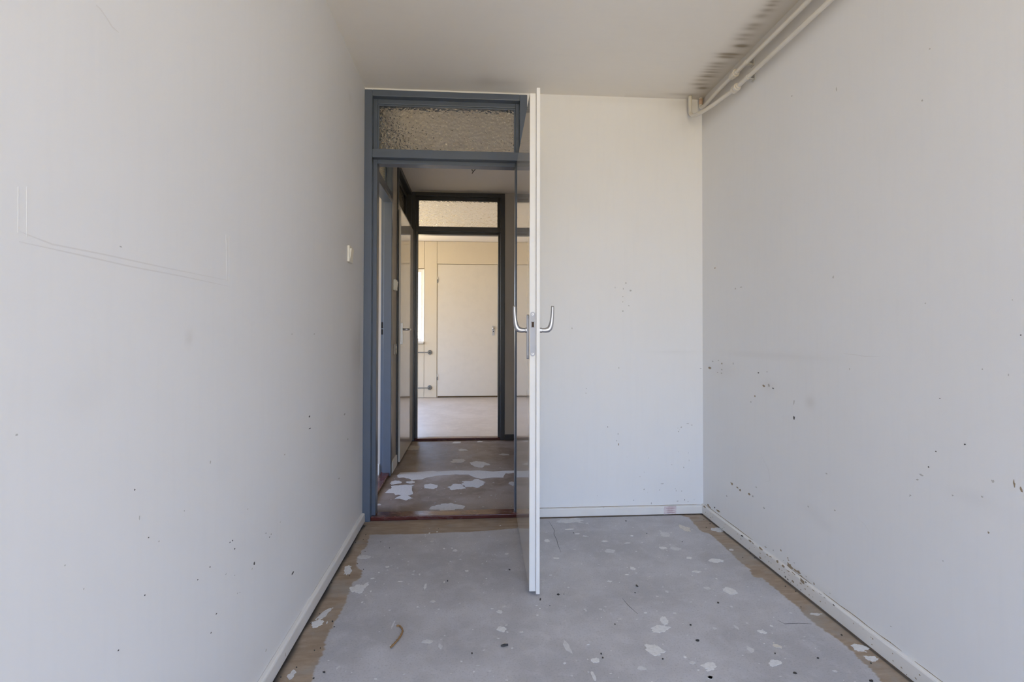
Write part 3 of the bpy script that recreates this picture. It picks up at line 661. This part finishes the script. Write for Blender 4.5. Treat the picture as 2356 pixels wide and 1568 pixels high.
for (a, b) in ((1.065, 1.105), (1.115, 1.16)):
    MB().box(YS2 - YS1 - 0.046, YS2 - YS1 - 0.0435, 0.055, 0.070, a, b).build('strike_hole', M_BLACK, FR2, local=True)
FR3 = door_frame('trim_3', 'shade-darkened frame around the closed hall door with glass transom', (XL, YD1, 0), math.pi / 2, YD2 - YD1 - 0.002, sill=False, paint_=M_SHADEFRAME)
FR4 = door_frame('trim_4', 'shade-darkened backlit frame of the far doorway with hammered glass transom', (XL, YH, 0), 0, 0.944, paint_=M_SHADEFRAME)

# ---------------------------------------------------------------- doors
def capsule(cx, cz, w, h, n=9):
    r = w / 2
    pts = [(cx + r * math.cos(a), cz + h / 2 - r + r * math.sin(a)) for a in [math.pi * i / n for i in range(n + 1)]]
    pts += [(cx + r * math.cos(a), cz - h / 2 + r + r * math.sin(a)) for a in [math.pi + math.pi * i / n for i in range(n + 1)]]
    return pts
def leaf(name, label, loc, rz, L, H, face):
    """local x = hinge to lock edge, local y = 0 (inner face) .. 0.043 (lip face)"""
    root = empty(name, loc, rz)
    struct(root, label, 'door')
    a = MB().box(0.013, L - 0.0145, 0.0, 0.0015, 0.006, H - 0.019).build('inner_face', face, root, local=True)
    b = MB().box(0.013, L - 0.014, 0.0015, 0.0265, 0.005, H - 0.018).build('core', M_EDGE, root, local=True, bevel=0.0012)
    c = MB().box(0.0, L, 0.027, 0.0425, 0.0, H).build('overlay_lip', M_EDGE if face is M_LEAF and name == 'door_1' else face, root, local=True, bevel=0.002)
    for z in (0.22, 1.05, 1.85):
        MB().tube([(-0.006, 0.034, z), (-0.006, 0.034, z + 0.09)], 0.006, 10).build('hinge', M_GREYMETAL, root, local=True, smooth=False)
    return root
D1L = 0.905
D1 = leaf('door_1', 'open white rebated door seen edge-on in front of the doorway', (0.2485, 3.046, 0.012), math.radians(-91.2), D1L, 2.090, M_LEAF)
hx = D1L - 0.060     # handle axis
hz = 1.082           # above the leaf bottom
for sgn, y0 in ((-1, 0.0), (1, 0.0425)):
    pl = MB().prism(capsule(hx, 1.054, 0.036, 0.19, 4), y0, y0 + sgn * (0.008 if sgn < 0 else 0.004), 'y').build('handle_plate', M_STEEL, D1, local=True, bevel=0.0015)
    path = [(hx, y0 + sgn * d, hz + z) for d, z in ((0.008, 0.0), (0.018, 0.0), (0.030, 0.0), (0.040, 0.002), (0.0475, 0.008), (0.0525, 0.019), (0.0555, 0.034), (0.0580, 0.056), (0.0595, 0.078), (0.0600, 0.098), (0.0600, 0.104))]
    h = MB().tube(path, [0.0092, 0.0096, 0.0108, 0.0118, 0.0118, 0.0106, 0.0092, 0.0080, 0.0072, 0.0067, 0.0054], 16, flat=1.0).build('lever_handle', M_ALU, D1, local=True, smooth=True)
    MB().tube([(hx, y0 + sgn * 0.004, hz), (hx, y0 + sgn * 0.014, hz)], 0.0115, 18).build('collar', M_ALU, h, local=True)
xe = D1L - 0.014
fp = MB().prism(capsule(0.0135, 1.066, 0.0205, 0.185, 9), xe - 0.001, xe + 0.0014, 'x').build('lock_faceplate', M_STEEL, D1, local=True, bevel=0.0004)
lh = [(0.0072, 1.092), (0.0085, 1.094), (0.0188, 1.094), (0.0201, 1.092), (0.0188, 1.097), (0.0188, 1.113), (0.0201, 1.118), (0.0175, 1.1165), (0.0096, 1.1165), (0.0072, 1.118), (0.0085, 1.113), (0.0085, 1.097)]
MB().prism(lh, xe + 0.0012, xe + 0.0020, 'x').build('latch_hole', M_HOLE, fp, local=True)
for z in (1.148, 0.984):
    MB().tube([(xe + 0.001, 0.0135, z), (xe + 0.0024, 0.0135, z)], 0.0042, 14).build('screw', M_SCREW, fp, local=True)
for z in (1.148, 0.984):
    MB().box(xe + 0.0022, xe + 0.0026, 0.0129, 0.0141, z - 0.0028, z + 0.0028).box(xe + 0.0022, xe + 0.0026, 0.0107, 0.0163, z - 0.0006, z + 0.0006).build('screw_slot', M_BLACK, fp, local=True)

D2 = leaf('door_2', 'closed glossy cream door on the left side of the hall', (-0.6475, 5.238, 0.016), math.radians(-90), 0.876, 2.085, M_LEAF)
hx = 0.876 - 0.075
MB().box(hx - 0.018, hx + 0.018, 0.0425, 0.051, 0.965, 1.145).build('handle_plate', M_ALU, D2, local=True, bevel=0.002)
MB().tube([(hx, 0.048, 1.092), (hx, 0.088, 1.092), (hx - 0.006, 0.096, 1.092), (hx - 0.020, 0.100, 1.092), (hx - 0.11, 0.101, 1.092)], [0.0095, 0.0095, 0.010, 0.0095, 0.008], 14).build('lever_handle', M_ALU, D2, local=True, smooth=True)

D3 = empty('door_3', (-0.1, YE, 0.02))
struct(D3, 'closed flush cream door in the far panelled wall', 'door')
MB().box(-0.596, 0.392, YE - 0.002, YE + 0.024, 0.028, 2.208).build('leaf', M_CREAMDOOR, D3, bevel=0.003)
MB().box(0.303, 0.343, YE - 0.010, YE - 0.002, 1.03, 1.19).build('lock_plate', M_STEEL, D3, bevel=0.002)
MB().tube([(0.320, YE - 0.008, 1.15), (0.320, YE - 0.040, 1.15)], [0.016, 0.019], 14).build('knob', M_ALU, D3, smooth=True)
MB().tube([(0.324, YE - 0.0095, 1.095), (0.324, YE - 0.0110, 1.095)], 0.008, 10).build('keyhole', M_BLACK, D3)
for z in (0.29, 1.90):
    MB().tube([(-0.602, YE - 0.006, z), (-0.602, YE - 0.006, z + 0.055)], 0.009, 10).build('hinge', M_GREYMETAL, D3)
    MB().tube([(-0.602, YE - 0.006, z + 0.058), (-0.602, YE - 0.006, z + 0.10)], 0.009, 10).build('hinge', M_CREAMDOOR, D3)

# ---------------------------------------------------------------- heating pipes
def bend(pts, r=0.085, n=10):
    """polyline with rounded corners"""
    P = [Vector(q) for q in pts]
    out = [P[0]]
    for i in range(1, len(P) - 1):
        a, b, c = P[i - 1], P[i], P[i + 1]
        d0, d1 = (a - b).normalized(), (c - b).normalized()
        rr = min(r, (a - b).length * 0.49, (c - b).length * 0.49)
        s_, e_ = b + d0 * rr, b + d1 * rr
        for k in range(n + 1):
            t = k / n
            out.append(s_ * (1 - t) ** 2 + b * 2 * t * (1 - t) + e_ * t ** 2)
    out.append(P[-1])
    return out
def spline(pts, n=6):
    P = [Vector(q) for q in pts]
    out = []
    for i in range(len(P) - 1):
        p0, p1, p2, p3 = P[max(i - 1, 0)], P[i], P[i + 1], P[min(i + 2, len(P) - 1)]
        for k in range(n):
            t = k / n
            out.append(0.5 * ((2 * p1) + (p2 - p0) * t + (2 * p0 - 5 * p1 + 4 * p2 - p3) * t * t + (3 * p1 - p0 - 3 * p2 + p3) * t ** 3))
    return out + [P[-1]]
def heating_pipe(label, pts, yc, z, yclip, copper=None):
    root = empty('heating_pipe', (pts[0][0], pts[0][1], z))
    tag(root, label, 'pipe', 'heating pipes under the ceiling')
    MB().tube(spline(pts[:-1]) + [pts[-1]], 0.011, 18).build('pipe', M_PIPE, root, smooth=True)
    x = pts[-1][0]
    nut = MB()
    for a, b, r in ((0.0, 0.012, 0.0145), (0.012, 0.028, 0.0205), (0.028, 0.036, 0.0170), (0.036, 0.052, 0.0205), (0.052, 0.062, 0.0150)):
        nut.tube([(x, yc - 0.029 + a, z), (x, yc - 0.029 + b, z)], r, 8)
    nut.build('coupling', M_PIPE, root, bevel=0.001)
    MB().tube([(x, yclip - 0.010, z), (x, yclip + 0.010, z)], 0.0128, 18).build('clip_ring', M_PIPE, root, smooth=False, bevel=0.001)
    br = MB().box(x + 0.008, XR - 0.002, yclip - 0.009, yclip + 0.009, z - 0.013, z - 0.008).box(x + 0.008, XR - 0.002, yclip - 0.009, yclip + 0.009, z + 0.006, z + 0.010).box(XR - 0.006, XR - 0.0005, yclip - 0.018, yclip + 0.012, z - 0.020, z + 0.016)
    br.build('wall_clip', M_CLIP, root, bevel=0.001)
    if copper:
        MB().tube(copper, 0.0113, 14).build('bare_patch', M_COPPER, root, smooth=True)
    return root
heating_pipe('lower cream heating pipe looping down from the ceiling corner', [(1.286, 3.018, 2.499), (1.286, 3.018, 2.42), (1.287, 3.008, 2.388), (1.289, 2.965, 2.361), (1.298, 2.883, 2.348), (1.314, 2.781, 2.343), (1.331, 2.689, 2.347), (1.345, 2.599, 2.349), (1.345, 2.5, 2.347)] + [(1.345, YF, 2.347)], 2.585, 2.347, 2.47)
heating_pipe('upper cream heating pipe tight against the right wall', [(1.36, 3.036, 2.499), (1.36, 3.036, 2.455), (1.359, 3.026, 2.440), (1.356, 2.98, 2.428), (1.35, 2.856, 2.426), (1.346, 2.744, 2.428), (1.345, 2.603, 2.427), (1.345, 2.5, 2.426)] + [(1.345, YF, 2.426)], 2.60, 2.426, 2.48, [(1.360, 3.036, 2.458), (1.360, 3.036, 2.492)])

# far room radiator connections
for lab, z in (('upper grey radiator pipe stub with round rosette below the far window', 0.750), ('lower grey radiator pipe stub with round rosette near the far floor', 0.169)):
    root = empty('radiator_pipe', (-0.727, YE, z))
    tag(root, lab, 'pipe', 'radiator pipe stubs on the far wall')
    MB().tube([(-0.727, YE, z), (-0.727, YE - 0.008, z), (-0.727, YE - 0.012, z)], [0.038, 0.038, 0.026], 20).build('rosette', M_GREYMETAL, root)
    MB().tube(bend([(-0.727, YE - 0.006, z), (-0.727, YE - 0.055, z), (-1.60, YE - 0.055, z)], 0.03), 0.0085, 12).build('pipe', M_GREYMETAL, root, smooth=True)

# ---------------------------------------------------------------- switches, socket, wires
root = empty('light_switch', (XL, 2.70, 1.48))
tag(root, 'cream rocker light switch on the left wall beside the door frame', 'light switch')
MB().box(XL, XL + 0.011, 2.658, 2.740, 1.438, 1.520).build('plate', M_PLASTIC, root, bevel=0.003)
m = MB().prism([(XL + 0.009, 1.452), (XL + 0.0115, 1.452), (XL + 0.0185, 1.506), (XL + 0.009, 1.506)], 2.672, 2.726, 'y')
m.build('rocker', M_PLASTIC, root, bevel=0.001)
root = empty('light_switch', (XL, 4.21, 1.46))
tag(root, 'surface-mounted light switch on the hall wall next to the closed door', 'light switch')
MB().box(XL, XL + 0.020, 4.150, 4.235, 1.415, 1.500).build('plate', M_PLASTIC, root, bevel=0.003)
MB().prism([(XL + 0.018, 1.430), (XL + 0.021, 1.430), (XL + 0.028, 1.486), (XL + 0.018, 1.486)], 4.164, 4.221, 'y').build('rocker', M_PLASTIC, root, bevel=0.001)
root = empty('wall_socket', (XL, 4.22, 0.95))
tag(root, 'small beige wall socket low on the hall wall beside the closed door', 'socket')
MB().box(XL, XL + 0.014, 4.185, 4.262, 0.905, 0.990).build('plate', M_HALLWALL, root, bevel=0.003)
for z in (0.932, 0.962):
    MB().tube([(XL + 0.012, 4.223, z), (XL + 0.0165, 4.223, z)], 0.014, 14).build('insert', M_PLASTIC, root)

root = empty('ceiling_wire', (-0.006, 4.42, ZC))
tag(root, 'loose electric wires hanging from the hall ceiling', 'wire')
MB().tube([(-0.022, 4.42, ZC + 0.002), (-0.023, 4.42, 2.470), (-0.017, 4.42, 2.448)], 0.0035, 8).build('wire', M_WIRE, root, smooth=True)
MB().tube([(0.014, 4.42, ZC + 0.002), (0.012, 4.42, 2.482), (0.004, 4.42, 2.462), (-0.010, 4.42, 2.446), (-0.020, 4.42, 2.430)], 0.0035, 8).build('wire', M_WIRE, root, smooth=True)

# pink printed sticker on the back baseboard
root = empty('paper_sticker', (1.168, YB - 0.0132, 0.004))
tag(root, 'small faded pink printed sticker stuck on the back baseboard', 'sticker')
yb = YB - 0.0130
MB().prism([(1.131, 0.003), (1.206, 0.0045), (1.207, 0.052), (1.134, 0.0505), (1.130, 0.03)], yb - 0.0006, yb, 'y').build('paper', M_PAPER, root)
pr = MB()
for i, (a, b, z) in enumerate(((1.150, 1.203, 0.047), (1.142, 1.202, 0.0405), (1.144, 1.203, 0.037), (1.146, 1.190, 0.0300), (1.146, 1.202, 0.0260), (1.147, 1.185, 0.0225), (1.147, 1.203, 0.0160), (1.148, 1.198, 0.0125))):
    pr.ribbon('y', yb - 0.0010, [(a, z), (a * 0.67 + b * 0.33, z + 0.0008), (a * 0.33 + b * 0.67, z - 0.0006), (b, z + 0.0009)], 0.0026, 0.0004)
pr.build('print', M_PRINT, root)

# ---------------------------------------------------------------- things on the floor
root = MB()
P = [Vector((x, y, 0.005)) for x, y in ROPE]
pts = []
for i in range(len(P) - 1):
    p0, p1, p2, p3 = P[max(i - 1, 0)], P[i], P[i + 1], P[min(i + 2, len(P) - 1)]
    for k in range(6):
        t = k / 6
        pts.append(0.5 * ((2 * p1) + (p2 - p0) * t + (2 * p0 - 5 * p1 + 4 * p2 - p3) * t * t + (3 * p1 - p0 - 3 * p2 + p3) * t ** 3))
pts.append(P[-1])
rad = [0.0030 + 0.0006 * math.sin(i * 2.1) + 0.0007 * random.random() for i in range(len(pts))]
o = root.tube(pts, rad, 10).build('string', M_ROPE, smooth=True)
tag(o, 'curled piece of tan string lying on the concrete floor', 'string')
a, b, c = STICK
o = MB().tube([(a[0], a[1], 0.004), (b[0], b[1], 0.0045), (c[0], c[1], 0.004)], [0.0028, 0.0042, 0.0030], 7).build('debris_sliver', M_DEBRIS)
tag(o, 'short dark sliver of debris on the concrete floor', 'debris')

crumbs = MB()
for x, y, rx, ry, k in CRUMBS:
    crumbs.splat('z', 0.0, x, y, max(rx, 0.0025), max(ry, 0.0025), 0.35, 9, 0.0028)
for i in range(60):
    s_ = random.random()
    x = XL + 0.02 + abs(random.gauss(0, 0.05)) if s_ < 0.45 else (XR - 0.02 - abs(random.gauss(0, 0.05)) if s_ < 0.8 else random.uniform(XL, XR))
    crumbs.splat('z', 0.0, x, random.uniform(1.2, 3.0), random.uniform(0.0012, 0.003), random.uniform(0.0012, 0.004), 0.35, 7, 0.002)
tag(crumbs.build('dirt_crumbs', M_DEBRIS, FLOOR), kind='stuff')

small = [MB(), MB(), MB()]
for x, y, rx, ry, k in PATCH:
    rx, ry = rx * 0.92, ry * 0.92
    if rx > 0.012 and ry > 0.010:
        m = MB()
        m.splat('z', 0.0, x, y, rx, ry, 0.27, 36, 0.0009 if k != 1 else 0.0006)
        for q in range(4 if k == 1 else 2):
            m.splat('z', 0.0, x + random.gauss(0, rx * 0.9), y + random.gauss(0, ry * 0.9), rx * random.uniform(0.1, 0.25), ry * random.uniform(0.1, 0.25), 0.4, 10, 0.0007)
        m.build('filler_patch', M_FILL[k], FLOOR)
    else:
        small[k].splat('z', 0.0, x, y, max(rx, 0.003), max(ry, 0.003), 0.35, 14, 0.0008)
for i in range(240):
    x, y = random.uniform(-0.45, 1.25), random.uniform(1.4, 2.95)
    r = random.uniform(0.0012, 0.0035)
    small[0 if random.random() < 0.6 else 1].splat('z', 0.0, x, y, r * random.uniform(0.8, 2.2), r, 0.35, 8, 0.0006)
for k, m in enumerate(small):
    if m.v:
        tag(m.build('paint_specks', M_FILL[k], FLOOR), kind='stuff')
for c in CRACKS:
    MB().ribbon('z', 0.0, c, 0.0026, 0.0004).build('crack', M_CRACK, FLOOR)

for x, y, rx, ry, k in HPATCH:
    m = MB()
    m.splat('z', 0.0, x, y, rx * 0.92, ry * 0.92, 0.26, 36, 0.0009)
    m.splat('z', 0.0, x + rx * random.uniform(-1, 1), y + ry * random.uniform(-0.9, 0.9), rx * 0.25, ry * 0.2, 0.4, 12, 0.0008)
    m.build('filler_patch', M_HFILL[k], HFLOOR)
for poly in HPOLY:
    pts = []
    for a, b in zip(poly, poly[1:] + poly[:1]):
        for t in (0.0, 0.34, 0.67):
            x, y = a[0] + (b[0] - a[0]) * t, a[1] + (b[1] - a[1]) * t
            pts.append((x + random.gauss(0, 0.005), y + random.gauss(0, 0.008)))
    MB().prism(pts, 0.0, 0.0009, 'z').build('filler_patch', M_HFILL[0], HFLOOR)
sm = MB()
for i in range(90):
    sm.splat('z', 0.0, random.uniform(-0.58, 0.25), random.uniform(3.18, 5.2), random.uniform(0.002, 0.008), random.uniform(0.002, 0.008), 0.35, 8, 0.0006)
tag(sm.build('paint_specks', M_HFILL[1], HFLOOR), kind='stuff')

# ---------------------------------------------------------------- marks on the walls
def marks(wall, plane, h, sgn, lst, name='scuff_marks', scale=1.0):
    ms = [MB(), MB(), MB()]
    for u, v, ru, rv, k in lst:
        ms[k].splat(plane, h, u, v, max(ru * scale, 0.0012), max(rv * scale, 0.0012), 0.4, 10, sgn * 0.0004, rot=random.uniform(-0.15, 0.15))
    for k, m in enumerate(ms):
        if m.v:
            tag(m.build(name, M_SPOT[k], wall), kind='stuff')
marks(WL, 'x', XL, 1, MARK_L, scale=0.6)
marks(WR, 'x', XR, -1, MARK_R, scale=0.65)
marks(WB, 'y', YB, -1, MARK_B, scale=0.65)
up, lo = [q for q in MOULD if q[1] > 0.060], [q for q in MOULD if q[1] <= 0.060]
marks(WR, 'x', XR, -1, up, 'mould_specks', 1.0)
marks(BR, 'x', XR - 0.013, -1, lo, 'mould_specks', 1.0)
ln = MB()
for i, q in enumerate(LINE_L):
    ln.ribbon('x', XL, q, 0.0030 if i == 0 else 0.0022, 0.0003)
tag(ln.build('pencil_lines', M_FAINT, WL), kind='stuff')
ln = MB()
for q in LINE_R:
    ln.ribbon('x', XR, q, 0.002, -0.0003)
tag(ln.build('pencil_lines', M_FAINT, WR), kind='stuff')
dots = MB()
for i in range(42):
    t = random.random()
    y = 1.4 + 1.6 * t
    dots.splat('x', XR - 0.013, y, random.uniform(0.008, 0.05), random.uniform(0.001, 0.004), random.uniform(0.001, 0.003), 0.4, 7, -0.0005)
tag(dots.build('dirt_specks', M_SPOT[2], BR), kind='stuff')
ln = MB()
for (y0, y1) in ((1.2, 1.55), (1.6, 1.98), (2.05, 2.2), (2.5, 3.04)):
    n = 8
    ln.ribbon('x', XR, [(y0 + (y1 - y0) * i / n, 0.0605 + random.uniform(-0.0015, 0.0015)) for i in range(n + 1)], 0.003, -0.0005)
tag(ln.build('dirt_line', M_SPOT[2], WR), kind='stuff')
ln = MB()
ln.ribbon('y', YB, [(0.31 + 1.05 * i / 20, 0.0535 + random.uniform(-0.001, 0.001)) for i in range(21)], 0.0024, -0.0004)
tag(ln.build('dirt_line', M_SPOT[2], WB), kind='stuff')
ln = MB()
for (y0, y1) in ((1.3, 2.0), (2.1, 2.6)):
    ln.ribbon('x', XL, [(y0 + (y1 - y0) * i / 10, 0.054 + random.uniform(-0.001, 0.001)) for i in range(11)], 0.002, 0.0004)
tag(ln.build('dirt_line', M_SPOT[1], WL), kind='stuff')
